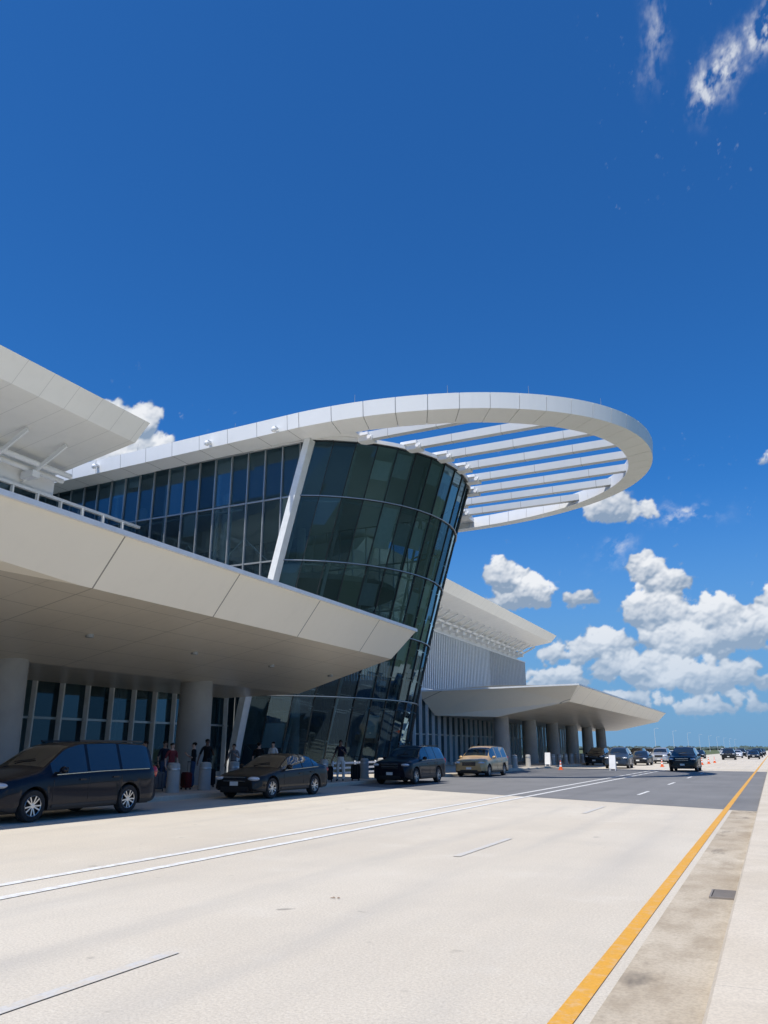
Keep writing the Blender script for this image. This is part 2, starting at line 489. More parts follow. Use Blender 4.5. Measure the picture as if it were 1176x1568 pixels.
RA, RB, RCX, RCY = 18.5, 13.1, -23.0, 48.9
def ring(a, off=0.0):
    c, s_ = math.cos(a), math.sin(a)
    e = 2/2.12
    x = math.copysign(abs(c)**e, c); y = math.copysign(abs(s_)**e, s_)
    return RCX + (RA-off)*x, RCY + (RB-off)*y
mb = MB(); inner = MB()
sec = [(0.0, 20.85), (0.10, 19.92), (1.65, 19.72), (1.55, 20.62)]
N = 30
angs = [-math.pi/2 + math.pi*i/N for i in range(N+1)]
for i in range(N):
    a0, a1 = angs[i]+.0011, angs[i+1]-.0011
    sub = 3
    for k in range(sub):
        u0 = a0+(a1-a0)*k/sub; u1 = a0+(a1-a0)*(k+1)/sub
        P0 = [(*ring(u0, o), z) for o, z in sec]; P1 = [(*ring(u1, o), z) for o, z in sec]
        for j in range(4):
            l = (j+1) % 4
            mb.face([P0[j], P1[j], P1[l], P0[l]])
    for u in (a0, a1):
        mb.face([(*ring(u, o), z) for o, z in sec])
sec2 = [(0.06, 20.78), (0.16, 20.0), (1.58, 19.80), (1.48, 20.56)]
for i in range(90):
    u0 = -math.pi/2+math.pi*i/90; u1 = u0+math.pi/90
    P0 = [(*ring(u0, o), z) for o, z in sec2]; P1 = [(*ring(u1, o), z) for o, z in sec2]
    for j in range(4):
        l = (j+1) % 4; inner.face([P0[j], P1[j], P1[l], P0[l]])
mb.obj('halo_ring_panels', M['white'], T)
inner.obj('halo_ring_frame', M['grey'], T)

mb = MB()
for s_ in (-1, 1):
    yo = RCY + s_*RB
    A = [(-23.0, yo, 20.85), (-23.0, yo-s_*.1, 19.92), (-23.0, yo-s_*1.75, 19.9), (-23.0, yo-s_*1.75, 20.7)]
    B = [(-64.0, yo, 19.95), (-64.0, yo-s_*.1, 19.02), (-64.0, yo-s_*1.75, 19.1), (-64.0, yo-s_*1.75, 19.9)]
    b = len(mb.v); mb.v += A+B
    mb.idx(b, [(0, 1, 5, 4), (1, 2, 6, 5), (2, 3, 7, 6), (3, 0, 4, 7), (4, 5, 6, 7)])
mb.obj('hall_roof_fascia', M['fasciax'], T)
mb = MB()
b = len(mb.v)
y0, y1 = RCY-RB+1.7, RCY+RB-1.7
mb.v += [(-20.6, y0, 20.2), (-20.6, y1, 20.2), (-64, y1, 19.2), (-64, y0, 19.2), (-20.6, y0, 20.6), (-20.6, y1, 20.6), (-64, y1, 19.8), (-64, y0, 19.8)]
mb.idx(b, [(0, 1, 2, 3), (4, 5, 6, 7), (0, 1, 5, 4), (1, 2, 6, 5), (2, 3, 7, 6), (3, 0, 4, 7)])
mb.obj('hall_roof', M['white'], T)

mb = MB(); br = MB()
y = 39.6
def ring_x(y, off):
    best = None
    for i in range(2000):
        a = -math.pi/2 + math.pi*i/2000
        p = ring(a, off)
        if best is None or abs(p[1]-y) < best[0]: best = (abs(p[1]-y), p[0])
    return best[1]
while y < 59.6:
    dy = y-YC
    xs_ = (-23.4 + math.sqrt(max(10.4**2-dy*dy, 0)) - 4.2) + .25 if abs(dy) < 9.3 else -20.7
    xs_ = max(xs_, -20.7)
    xe = ring_x(y, 1.6)+.2
    if xe > xs_+1:
        z0 = 19.96
        w = .42
        b = len(mb.v)
        for x in (xs_-.6, xe):
            mb.v += [(x, y-w/2, z0), (x, y+w/2, z0), (x, y+w/2, z0+.50), (x, y-w/2, z0+.50)]
        mb.idx(b, [(0, 1, 2, 3), (4, 5, 6, 7), (0, 1, 5, 4), (1, 2, 6, 5), (2, 3, 7, 6), (3, 0, 4, 7)])
        br.bbox(xs_-.55, xs_+.55, y-.5, y+.5, 20.17, 20.36)
        br.bbox(xs_-.2, xs_+.75, y-.34, y+.34, 19.84, 20.165)
        br.cyl((xs_+.6, y-.48, 20.0), (xs_+.6, y+.48, 20.0), .13, n=10)
    y += 2.55
mb.obj('halo_louver_blades', M['blade'], T)
br.obj('rim_brackets', M['white'], T)
mb = MB()
for a in (-80, -62, -45, -25, -5):
    p = ring(R(a), .5); mb.cyl((p[0], p[1], 20.8), (p[0], p[1], 21.6), .02, .008, n=6)
for x in (-28, -36, -45):
    mb.cyl((x, 36.3, 20.2), (x, 36.3, 21.3), .02, .008, n=6)
mb.obj('lightning_rods', M['grey'], T)
mb = MB()
for x in (-24.5, -29.5, -39):
    mb.bbox(x-.12, x+.12, 35.45, 35.83, 20.0, 20.12); mb.ell((x, 35.5, 19.92), (.17, .17, .17))
mb.obj('cctv_domes', M['white'], T, smooth=True)

def block(tag, y0, y1, yr0, yr1, louver):
    X = -36.8
    mb = MB()
    secr = [(-30.0, 19.6), (-31.0, 18.55), (-37.0, 17.55), (-64, 17.0), (-64, 18.6)]
    b = len(mb.v)
    mb.v += [(x, yr0, z) for x, z in secr] + [(x, yr1, z) for x, z in secr]
    n = len(secr)
    mb.idx(b, [(i, (i+1) % n, n+(i+1) % n, n+i) for i in range(n)])
    mb.idx(b, [tuple(range(n)), tuple(range(n, 2*n))])
    mb.obj('roof_'+tag, M['roofpanel'], T)
    mb = MB()
    ye = min(y1, yr1-.25)
    ys = max(y0, yr0+.25)
    mb.bbox(X-.5, X-.1, ys, ye, 16.0, 17.56)
    mb.bbox(X-.12, X+.15, y0, y1, 15.85, 16.02)
    yy = ys+1
    while yy < ye:
        mb.beam((X, yy, 16.3), (X+3.2, yy, 17.9), .12, .25)
        mb.bbox(X+.1, X+1.1, yy-.25, yy+.25, 16.35, 16.75)
        yy += 2.6
    for (dx, z) in ((.55, 16.9), (1.2, 17.1)):
        mb.cyl((X+dx, ys, z), (X+dx, ye, z), .16, n=10)
    mb.obj('eaves_'+tag, M['white'], T)
    mb = MB(); mb.bbox(-63, X-1.6, ys, ye, .15, 17.0)
    if y1 > ye+.3: mb.bbox(-63, X-1.6, ye, y1, .15, 15.8)
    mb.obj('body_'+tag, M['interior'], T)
    if louver:
        mb = MB(); mb.bbox(X-.4, X-.05, y0, y1, 7.2, 15.84); mb.obj('louver_backing_'+tag, M['louverback'], T)
        mb = MB()
        yy = y0
        while yy < y1:
            mb.bbox(X-.02, X+.16, yy, yy+(.2 if yy < y1-20 else .13), 7.2, 15.8)
            yy += .62 if yy < y1-20 else .8
        mb.obj('louvers_'+tag, M['louver'], T)
    else:
        g = MB(); m2 = MB(); m3 = MB()
        yy = y0
        while yy < y1-.1:
            b_ = min(yy+1.7, y1)
            for z0, z1 in ((7.2, 11.6), (11.6, 15.8)):
                d = random.uniform(-.012, .012)
                g.face([(X+d, yy, z0), (X-d, b_, z0), (X-d, b_, z1), (X+d, yy, z1)])
            m3.bbox(X, X+.22, yy-.05, yy+.05, 7.2, 15.84)
            yy += 1.7
        m2.bbox(X-.05, X+.12, y0, y1, 11.55, 11.7); m2.bbox(X-.05, X+.12, y0, y1, 15.0, 15.1)
        g.obj('glass_'+tag, M['glass'], T, fix=False); m2.obj('rails_'+tag, M['mullion'], T); m3.obj('posts_'+tag, M['white'], T)
    mb = MB()
    mb.bbox(-62.8, -28.3, y0, y1, 6.6, 7.0); mb.obj('terrace_slab_'+tag, M['white'], T)
    g = MB(); m3 = MB(); m4 = MB()
    yy = y0
    while yy < y1-.1:
        b_ = min(yy+1.5, y1)
        for z0, z1 in ((.15, 2.9), (2.9, 6.6)):
            d = random.uniform(-.01, .01)
            g.face([(-28.5+d, yy, z0), (-28.5-d, b_, z0), (-28.5-d, b_, z1), (-28.5+d, yy, z1)])
        m3.bbox(-28.48, -28.2, yy-.035, yy+.035, .15, 6.6)
        yy += 1.5
    m4.bbox(-28.55, -28.4, y0, y1, 2.85, 2.95); m4.bbox(-28.6, -28.42, y0, y1, .15, .4)
    g.obj('lobby_glass_'+tag, M['glass2'], T, fix=False)
    m3.obj('lobby_fins_'+tag, M['fin'], T); m4.obj('lobby_rails_'+tag, M['mullion'], T)
    mb = MB()
    yy = y0+3
    while yy < y1:
        mb.cyl((-32.5, yy, .15), (-32.5, yy, 6.6), .3, n=12); yy += 9
    mb.obj('lobby_columns_'+tag, M['intwhite'], T, smooth=True)
block('near_block', -30, 37.9, -30, 31, False)
block('far_block', 57.2, 132, 58.5, 128, True)

def canopy(tag, stations, cols):
    mb = MB(); n = len(stations[0])
    for a, b in zip(stations[:-1], stations[1:]):
        for i in range(n):
            k = (i+1) % n
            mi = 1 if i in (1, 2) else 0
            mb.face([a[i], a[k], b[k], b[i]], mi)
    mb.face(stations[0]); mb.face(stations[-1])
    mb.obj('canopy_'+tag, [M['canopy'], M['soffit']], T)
    mb = MB()
    for a, b in zip(stations[:-1], stations[1:]):
        mb.beam(Vector(a[0])+Vector((.03, 0, .05)), Vector(b[0])+Vector((.03, 0, .05)), .12, .14)
    mb.beam(Vector(stations[0][0])+Vector((0, 0, .05)), Vector(stations[0][4])+Vector((0, 0, .05)), .12, .14)
    mb.beam(Vector(stations[-1][0])+Vector((0, 0, .05)), Vector(stations[-1][4])+Vector((0, 0, .05)), .12, .14)
    mb.obj('canopy_trim_'+tag, M['fin'], T)
    mb = MB()
    for y in cols:
        mb.cyl((-23, y, .15), (-23, y, 4.9), .78, .70, n=36)
        mb.cyl((-23, y, .15), (-23, y, .35), .84, .84, n=36)
    mb.obj('canopy_columns_'+tag, M['column'], T, smooth=True)
def st(yT, yL, yM, yB, xL=-16.0, zT=7.1, zL=5.75):
    return [(-15.0, yT, zT), (xL, yL, zL), (-22.6, yM, 4.45), (-28.05, yB, 4.4), (-28.05, yB+(.5 if yB > 0 else 0), 7.15), (-22, yT, 7.15)]
A = [st(-14, -14, -14, -14, -20.3), st(15, 14.6, 15, 15), st(34.6, 33.9, 36.2, 36.9)]
A[-1][4] = (-28.05, 37.6, 7.15); A[-1][5] = (-22, 36.2, 7.15)
canopy('near', A, [28.2, 18.2, 8.2, -1.8])
B0 = [(-15.0, 71, 7.1), (-16.2, 72.4, 5.75), (-22.6, 70.8, 4.45), (-28.05, 69.0, 4.6), (-28.6, 66.0, 6.6), (-22, 68.8, 7.15)]
B1 = st(136, 133.5, 134, 134)
canopy('far', [B0, B1], [73.2+9.8*i for i in range(0, 6)] )
mb = MB()
for y in [2+5.2*k for k in range(7)]:
    mb.cyl((-19.3, y+.6, 5.02), (-19.3, y+.6, 5.13), .13, n=12)
mb.obj('soffit_downlights', M['grey'], T)

def street_lamp(x, y):
    e = empty('street_lamp', (x, y, 0))
    mb = MB(); mb.cyl((0, 0, 0), (0, 0, 11), .12, .06, n=8); mb.cyl((0, 0, 0), (0, 0, .6), .25, n=8)
    mb.beam((0, 0, 10.9), (1.4, 0, 11.1), .07, .07); mb.box((1.7, 0, 11.1), (.7, .3, .12))
    mb.obj('lamp_pole', M['fin'], e)
for k in range(9): street_lamp(-50 + k*2, 400+60*k)

bollard_me = None
def bollard(x, y):
    global bollard_me
    if bollard_me is None:
        mb = MB()
        mb.lathe([(0, 1.0), (.14, .99), (.2, .95), (.215, .88), (.22, .2), (.24, .12), (.24, 0)], n=20)
        mb.lathe([(.222, .80), (.226, .79), (.226, .75), (.222, .74)], n=20, mi=1)
        bollard_me = mb.mesh('bollard', [simple('bollard_concrete', (.40, .385, .35), .8), M['steel']], True)
    o = bpy.data.objects.new('bollard', bollard_me); scene.collection.objects.link(o); o.location = (x, y, .15)
y = 5.0
while y < 34: bollard(-19.1, y); y += 1.75
y = 74
while y < 128: bollard(-19.1, y); y += 2.6
for y in (37.2, 39.2, 41.2, 52, 56, 60, 64, 68): bollard(-19.1, y)

M['cone'] = simple('cone_orange', (.75, .12, .02), .5)
M['reflect'] = simple('cone_white', (.8, .8, .8), .4)
def cone(x, y):
    e = empty('traffic_cone', (x, y, 0.004))
    mb = MB(); mb.bbox(-.19, .19, -.19, .19, 0, .035, 0)
    mb.lathe([(.14, .035), (.105, .25)], n=16); mb.lathe([(.105, .25), (.082, .39)], n=16, mi=1)
    mb.lathe([(.082, .39), (.065, .5)], n=16); mb.lathe([(.065, .5), (.05, .6)], n=16, mi=1)
    mb.lathe([(.05, .6), (.03, .72), (0, .725)], n=16)
    mb.obj('cone_body', [M['cone'], M['reflect']], e, smooth=True)
for c in ((-15.6, 65.0), (-7.0, 92), (-6.8, 99), (-6.6, 106), (-9.6, 80)): cone(*c)

def sign_board(x, y, rz=0):
    e = empty('sign_board', (x, y, 0.15 if x < -17.9 else 0.004), rz)
    mb = MB()
    for s in (-1, 1):
        mb.beam((-.2, s*.22, 0), (-.2, 0, 1.15), .04, .04); mb.beam((.2, s*.22, 0), (.2, 0, 1.15), .04, .04)
        mb.hexa([(-.24, s*.22, .15), (.24, s*.22, .15), (.24, s*.19, .15), (-.24, s*.19, .15), (-.24, s*.03, 1.15), (.24, s*.03, 1.15), (.24, 0, 1.15), (-.24, 0, 1.15)])
    mb.obj('board', M['reflect'], e)
sign_board(-18.4, 72.0); sign_board(-11.4, 64.5)

def railing(x, y0, y1):
    e = empty('guard_rail', (x, 0, .15))
    mb = MB()
    for z in (.25, .5, .75): mb.beam((0, y0, z), (0, y1, z), .05, .1)
    y = y0
    while y <= y1+.01: mb.beam((0, y, 0), (0, y, .85), .08, .08); y += 1.25
    mb.obj('rails', M['white'], e)
railing(-20.6, 36.5, 42.75)

# ------------------------------------------------------------------ cars
def lerp_prof(pr, u):
    if u <= pr[0][0]: return pr[0][1]
    for (a, za), (b, zb) in zip(pr[:-1], pr[1:]):
        if u <= b:
            t = (u-a)/(b-a); return za+(zb-za)*t
    return pr[-1][1]
def smooth_prof(pr, u, r=.10):
    return sum(lerp_prof(pr, u+d*r)*w for d, w in ((-1, .2), (-.5, .2), (0, .2), (.5, .2), (1, .2)))

SPEC = {
 'sedan': dict(L=4.85, W=1.86, r=.335, fa=.93, wb=2.80, hw=.60,
    top=[(0, .60), (.05, .70), (.25, .79), (.8, .90), (1.30, .97), (1.45, 1.0), (2.15, 1.36), (2.6, 1.455), (3.1, 1.45), (3.6, 1.36), (4.2, 1.12), (4.6, 1.08), (4.78, 1.0), (4.85, .78)],
    belt=[(0, .56), (.25, .72), (1.3, .88), (3.9, .98), (4.7, .96), (4.85, .74)],
    ws=(1.47, 2.28), rg=(3.38, 4.12), win=(1.62, 4.02), pil=[(2.86, 2.95), (3.62, 3.70)], rails=False),
 'minivan': dict(L=5.12, W=1.99, r=.35, fa=.95, wb=3.02, hw=.70,
    top=[(0, .70), (.05, .88), (.25, .98), (.8, 1.09), (1.1, 1.15), (1.25, 1.2), (1.95, 1.66), (2.4, 1.77), (3.4, 1.80), (4.65, 1.76), (4.86, 1.68), (5.04, 1.2), (5.12, .82)],
    belt=[(0, .64), (.25, .88), (1.1, 1.0), (3, 1.07), (4.95, 1.10), (5.12, .76)],
    ws=(1.28, 2.1), rg=(4.87, 5.05), win=(1.45, 4.78), pil=[(2.52, 2.62), (3.62, 3.72)], rails=True),
 'suv': dict(L=4.95, W=1.99, r=.37, fa=.92, wb=2.83, hw=.68,
    top=[(0, .74), (.04, .97), (.22, 1.05), (.8, 1.13), (1.25, 1.19), (1.4, 1.22), (2.0, 1.62), (2.4, 1.75), (3.3, 1.78), (4.5, 1.72), (4.7, 1.62), (4.87, 1.18), (4.95, .84)],
    belt=[(0, .68), (.22, .95), (1.1, 1.06), (3, 1.11), (4.8, 1.14), (4.95, .80)],
    ws=(1.42, 2.12), rg=(4.70, 4.88), win=(1.56, 4.62), pil=[(2.55, 2.64), (3.50, 3.60)], rails=True),
}
GLASSCAR = simple('car_window_glass', (.012, .017, .019), .02, 0, .02, coat=1.0, spec=.9)
TYRE = simple('tyre_rubber', (.018, .018, .018), .85)
RIM = simple('alloy_rim', (.55, .56, .57), .3, .9)
BLACK = simple('black_trim', (.012, .012, .013), .5)
LAMP = simple('headlamp_lens', (.62, .66, .70), .08, .2, coat=1)
TAIL = simple('tail_lamp_lens', (.35, .01, .01), .15, coat=1)
CHROME = simple('chrome_trim', (.65, .66, .67), .15, 1)
PLATE = simple('licence_plate', (.7, .7, .66), .4)
PAINT = {}
def paint(name, col, metal=.0, spec=.1, coat=.45):
    if name not in PAINT: PAINT[name] = simple('car_paint_'+name, col, .35, metal, .02, coat=coat, spec=spec)
    return PAINT[name]

CARCACHE = {}
def car_body(kind, pname):
    key = (kind, pname)
    if key in CARCACHE: return CARCACHE[key]
    S = SPEC[kind]; L, W, r = S['L'], S['W'], S['r']
    fa, ra = S['fa'], S['fa']+S['wb']
    us = {0, .02, .05, .1, L, L-.02, L-.05, L-.1}
    k = .15
    while k < L-.12: us.add(round(k, 3)); k += .085
    for q in (S['ws'], S['rg'], S['win'], *S['pil']): us.update(q)
    AR = r+.065
    for c in (fa, ra):
        for a in range(0, 181, 15): us.add(round(c+AR*math.cos(R(a)), 3))
    us = sorted(us)
    cl = [us[0]]
    for u in us[1:]:
        if u-cl[-1] > .008: cl.append(u)
    us = cl
    rows = []
    for u in us:
        zt = smooth_prof(S['top'], u, .09 if .3 < u < L-.3 else .02); zb = smooth_prof(S['belt'], u, .1 if .3 < u < L-.3 else .02)
        fr = max(0, 1-u/.55); rr = max(0, 1-(L-u)/.45)
        w = W/2*(1-.20*fr**2.2-.14*rr**2.2)
        g = max(0, min(1, (zt-zb-.06)/.55))
        wr = (w-.10)*(1-g)+S['hw']*g
        zs = .24+.10*fr**2+.10*rr**2
        for c in (fa, ra):
            d = abs(u-c)
            if d < AR: zs = max(zs, r+math.sqrt(AR*AR-d*d))
        zb2 = min(zb, zt-.03)
        low = max(zs+.02, .32)
        bulge = zb2-.14
        def cz(z): return max(z, zs+.01)
        P = [(0, zt), (wr*.55, zt-.012), (wr-.05, zt-.035), (wr+.0, zt-.06 if g > .1 else zt-.05),
             (w-.055, zb2+.012 if g > .05 else zb2-.005), (w-.03, zb2-.03), (w-.005, cz(bulge)), (w, cz(bulge-.14)),
             (w-.006, cz(low+.14)), (w-.0, cz(low+.02)), (w-.02, zs), (w-.16, zs)]
        Q = [P[0]]
        for p in P[1:]: Q.append((p[0], min(p[1], Q[-1][1]-.0015)) if p is not P[-1] else (p[0], Q[-1][1]))
        rows.append(Q)
    mb = MB(); n = len(rows[0])
    full = []
    for u, Q in zip(us, rows):
        ring_ = [(-x, u-L/2, z) for x, z in reversed(Q[1:])] + [(x, u-L/2, z) for x, z in Q]
        full.append(len(mb.v)); mb.v += ring_
    m = 2*n-1
    for i in range(len(us)-1):
        um = (us[i]+us[i+1])/2
        for j in range(m-1):
            rj = min(abs(j-(n-1)), abs(j+1-(n-1)))
            mi = 0
            hgt = lerp_prof(S['top'], um)-lerp_prof(S['belt'], um)
            if rj in (0, 1) and (S['ws'][0] < um < S['ws'][1] or S['rg'][0] < um < S['rg'][1]): mi = 1
            if rj == 3 and S['win'][0] < um < S['win'][1] and hgt > .14 and not any(a < um < b for a, b in S['pil']): mi = 1
            if rj >= 9: mi = 2
            a, b = full[i], full[i+1]
            mb.f.append((a+j, a+j+1, b+j+1, b+j)); mb.mi.append(mi); mb.r.append(.5)
    mb.f.append(tuple(full[0]+j for j in range(m))); mb.mi.append(0); mb.r.append(.5)
    mb.f.append(tuple(full[-1]+j for j in range(m))); mb.mi.append(0); mb.r.append(.5)
    body = mb.mesh('car_body_'+kind+pname, [PAINT[pname], GLASSCAR, BLACK], True)
    d = MB()
    d.bbox(-W/2+.26, W/2-.26, -L/2+.15, L/2-.15, .2, .62, 0)
    zg = S['belt'][1][1]
    f = -L/2
    d.bbox(-.42, .42, f-.015, f+.1, zg-.24 if kind != 'sedan' else zg-.17, zg-.03, 0)
    d.bbox(-.44, .44, f-.022, f+.05, zg-.035, zg-.012, 1)
    d.bbox(-.44, .44, f-.022, f+.05, zg-.15, zg-.135, 1)
    d.bbox(-.55, .55, f-.012, f+.1, .27, .40, 0)
    d.bbox(-.16, .16, f-.03, f-.01, .43, .56, 2)
    d.bbox(-.16, .16, L/2+.005, L/2+.03, .72, .86, 2)
    d.bbox(-.7, .7, L/2-.1, L/2+.012, .3, .42, 0)
    for s in (-1, 1):
        mx = S['win'][0]+.18; zm = lerp_prof(S['belt'], mx)+.1
        d.ell((s*(W/2+.08), mx-L/2, zm), (.12, .07, .085), 4)
        d.beam((s*(W/2-.06), mx-L/2+.02, zm-.05), (s*(W/2+.05), mx-L/2, zm-.03), .05, .04, mi=4)
        d.box((s*(W/2+.08), mx-L/2+.065, zm), (.17, .01, .12), 5)
        d.ell((s*(W/2-.27), f+.17, zg-.07), (.22, .20, .075), 3)
        d.ell((s*(W/2-.16), L/2-.11, 1.0 if kind != 'sedan' else .86), (.12, .10, .17 if kind != 'sedan' else .09), 6)
        d.bbox(s*(W/2-.36)-.09, s*(W/2-.36)+.09, f+.02, f+.13, .36, .44, 3)
        for u in (S['win'][0]+.02, S['pil'][0][0]+.04, S['pil'][1][0]+.05):
            zb = lerp_prof(S['belt'], u)
            d.bbox(s*(W/2-.004)-.006, s*(W/2-.004)+.006, u-L/2-.005, u-L/2+.005, .42, zb-.12, 0)
        for u in (S['pil'][0][0]-.18, S['pil'][1][0]-.18):
            d.box((s*(W/2+.008), u-L/2, lerp_prof(S['belt'], u)-.16), (.03, .2, .035), 4)
        u = S['win'][0]+.1
        while u < S['win'][1]-.15:
            z1 = smooth_prof(S['belt'], u)-.004; z2 = smooth_prof(S['belt'], u+.15)-.004
            d.beam((s*(W/2-.035), u-L/2, z1), (s*(W/2-.035), u+.15-L/2, z2), .02, .016, mi=1); u += .15
        d.bbox(s*(W/2)-.02, s*(W/2)+.012, fa+.5-L/2, ra-.5-L/2, .29, .35, 0)
        if S['rails']:
            a, b = S['ws'][1]+.3, S['rg'][0]-.25
            z1 = lerp_prof(S['top'], a)+.03; z2 = lerp_prof(S['top'], b)+.03
            d.beam((s*(S['hw']-.03), a-L/2, z1), (s*(S['hw']-.03), b-L/2, z2), .04, .045, mi=0)
    d.beam((-.35, S['ws'][0]+.1-L/2, lerp_prof(S['top'], S['ws'][0]+.1)+.02), (.25, S['ws'][0]+.2-L/2, lerp_prof(S['top'], S['ws'][0]+.2)+.02), .02, .02, mi=0)
    det = d.mesh('car_detail_'+kind+pname, [BLACK, CHROME, PLATE, LAMP, PAINT[pname], GLASSCAR, TAIL], True)
    w = MB()
    for c in (fa, ra):
        for s in (-1, 1):
            x0 = s*(W/2-.225); x1 = s*(W/2-.01)
            cy = c-L/2
            prof = [(r*.62, x0), (r*.93, x0), (r, x0+s*.03), (r, x1-s*.03), (r*.94, x1), (r*.70, x1), (r*.66, x1-s*.02)]
            w.lathe([(a, b) for a, b in prof], (0, cy, r), 'x', 32, 0)
            w.lathe([(r*.67, x1-s*.02), (r*.62, x1-s*.005), (r*.60, x1-s*.02), (r*.58, x1-s*.08), (.0, x1-s*.09)], (0, cy, r), 'x', 32, 2)
            w.lathe([(r*.67, x1-s*.018), (r*.64, x1-s*.003), (r*.60, x1-s*.012), (r*.60, x1-s*.03)], (0, cy, r), 'x', 32, 1)
            w.lathe([(r*.17, x1-s*.05), (r*.15, x1-s*.015), (0, x1-s*.012)], (0, cy, r), 'x', 16, 1)
            for k in range(10):
                a = 2*math.pi*k/10 + .15*(k % 2)
                ca, sa = math.cos(a), math.sin(a)
                w.beam((x1-s*.03, cy+ca*r*.1, r+sa*r*.1), (x1-s*.015, cy+ca*r*.62, r+sa*r*.62), .03, .026, (s, 0, 0), 1)
    wh = w.mesh('car_wheels_'+kind+pname, [TYRE, RIM, BLACK], True)
    CARCACHE[key] = (body, det, wh)
    return CARCACHE[key]

def car(name, kind, pname, x, y, rz=0):
    e = empty(name, (x, y, 0.004), rz)
    for nm, me in zip(('body', 'trim_and_lamps', 'wheels'), car_body(kind, pname)):
        o = bpy.data.objects.new(nm, me); scene.collection.objects.link(o); o.parent = e
    return e
paint('navy', (.005, .007, .014)); paint('charcoal', (.016, .015, .014)); paint('black', (.006, .006, .007))
paint('gold', (.50, .33, .15), .2, .4, .7); paint('silver', (.45, .46, .47), .5, .5, .8); paint('white', (.7, .7, .7), 0, .5, .8); paint('bluegrey', (.035, .05, .075), .2)
car('minivan', 'minivan', 'navy', -16.4, 15.05)
car('sedan', 'sedan', 'charcoal', -16.35, 24.75)
car('suv', 'suv', 'navy', -16.4, 37.0)
car('minivan', 'minivan', 'gold', -16.6, 48.6)
car('suv', 'suv', 'black', -16.6, 86)
car('suv', 'suv', 'bluegrey', -12.4, 73.5, R(3))
car('sedan', 'sedan', 'charcoal', -12.6, 88)
car('suv', 'suv', 'silver', -12.0, 100)
car('suv', 'suv', 'black', -6.2, 66)
car('sedan', 'sedan', 'white', -12.2, 112)
car('sedan', 'sedan', 'silver', -16.4, 99)
car('suv', 'suv', 'charcoal', -6.4, 138); car('sedan', 'sedan', 'black', -3.1, 150); car('suv', 'suv', 'navy', -3.0, 178)
car('sedan', 'sedan', 'white', -6.2, 165); car('suv', 'suv', 'black', -2.9, 215); car('sedan', 'sedan', 'silver', -12, 140)
for kk, pp, xx, yy in [('suv', 'white', -12, 126), ('suv', 'charcoal', -16.4, 112), ('suv', 'silver', -16.4, 124), ('sedan', 'black', -12, 155), ('suv', 'navy', -15, 172),
        ('suv', 'black', -6.3, 190), ('minivan', 'navy', -9.5, 205), ('sedan', 'silver', -6, 240), ('suv', 'white', -12, 235), ('suv', 'charcoal', -3, 262), ('sedan', 'white', -9, 280), ('suv', 'black', -6, 310), ('suv', 'silver', -12, 330)]:
    car(kk, kk, pp, xx, yy)

# ------------------------------------------------------------------ people
SKINS = {'a': simple('skin_medium', (.36, .21, .14), .55), 'b': simple('skin_dark', (.14, .075, .05), .55), 'c': simple('skin_light', (.5, .32, .24), .55)}
CL = {}
def cloth(n, c):
    if n not in CL: CL[n] = simple('cloth_'+n, c, .9, 0, .12, 6, bump=.3, spec=.2)
    return CL[n]
cloth('navy', (.012, .015, .03)); cloth('black', (.012, .012, .013)); cloth('khaki', (.55, .54, .50)); cloth('red', (.45, .02, .02))
cloth('white', (.7, .7, .7)); cloth('denim', (.04, .07, .13)); cloth('grey', (.2, .2, .21)); cloth('shoe', (.05, .045, .04)); cloth('hair', (.02, .013, .01)); cloth('teal', (.03, .10, .12)); cloth('maroon', (.16, .03, .035))
LIPS = simple('lips', (.3, .1, .08), .5)

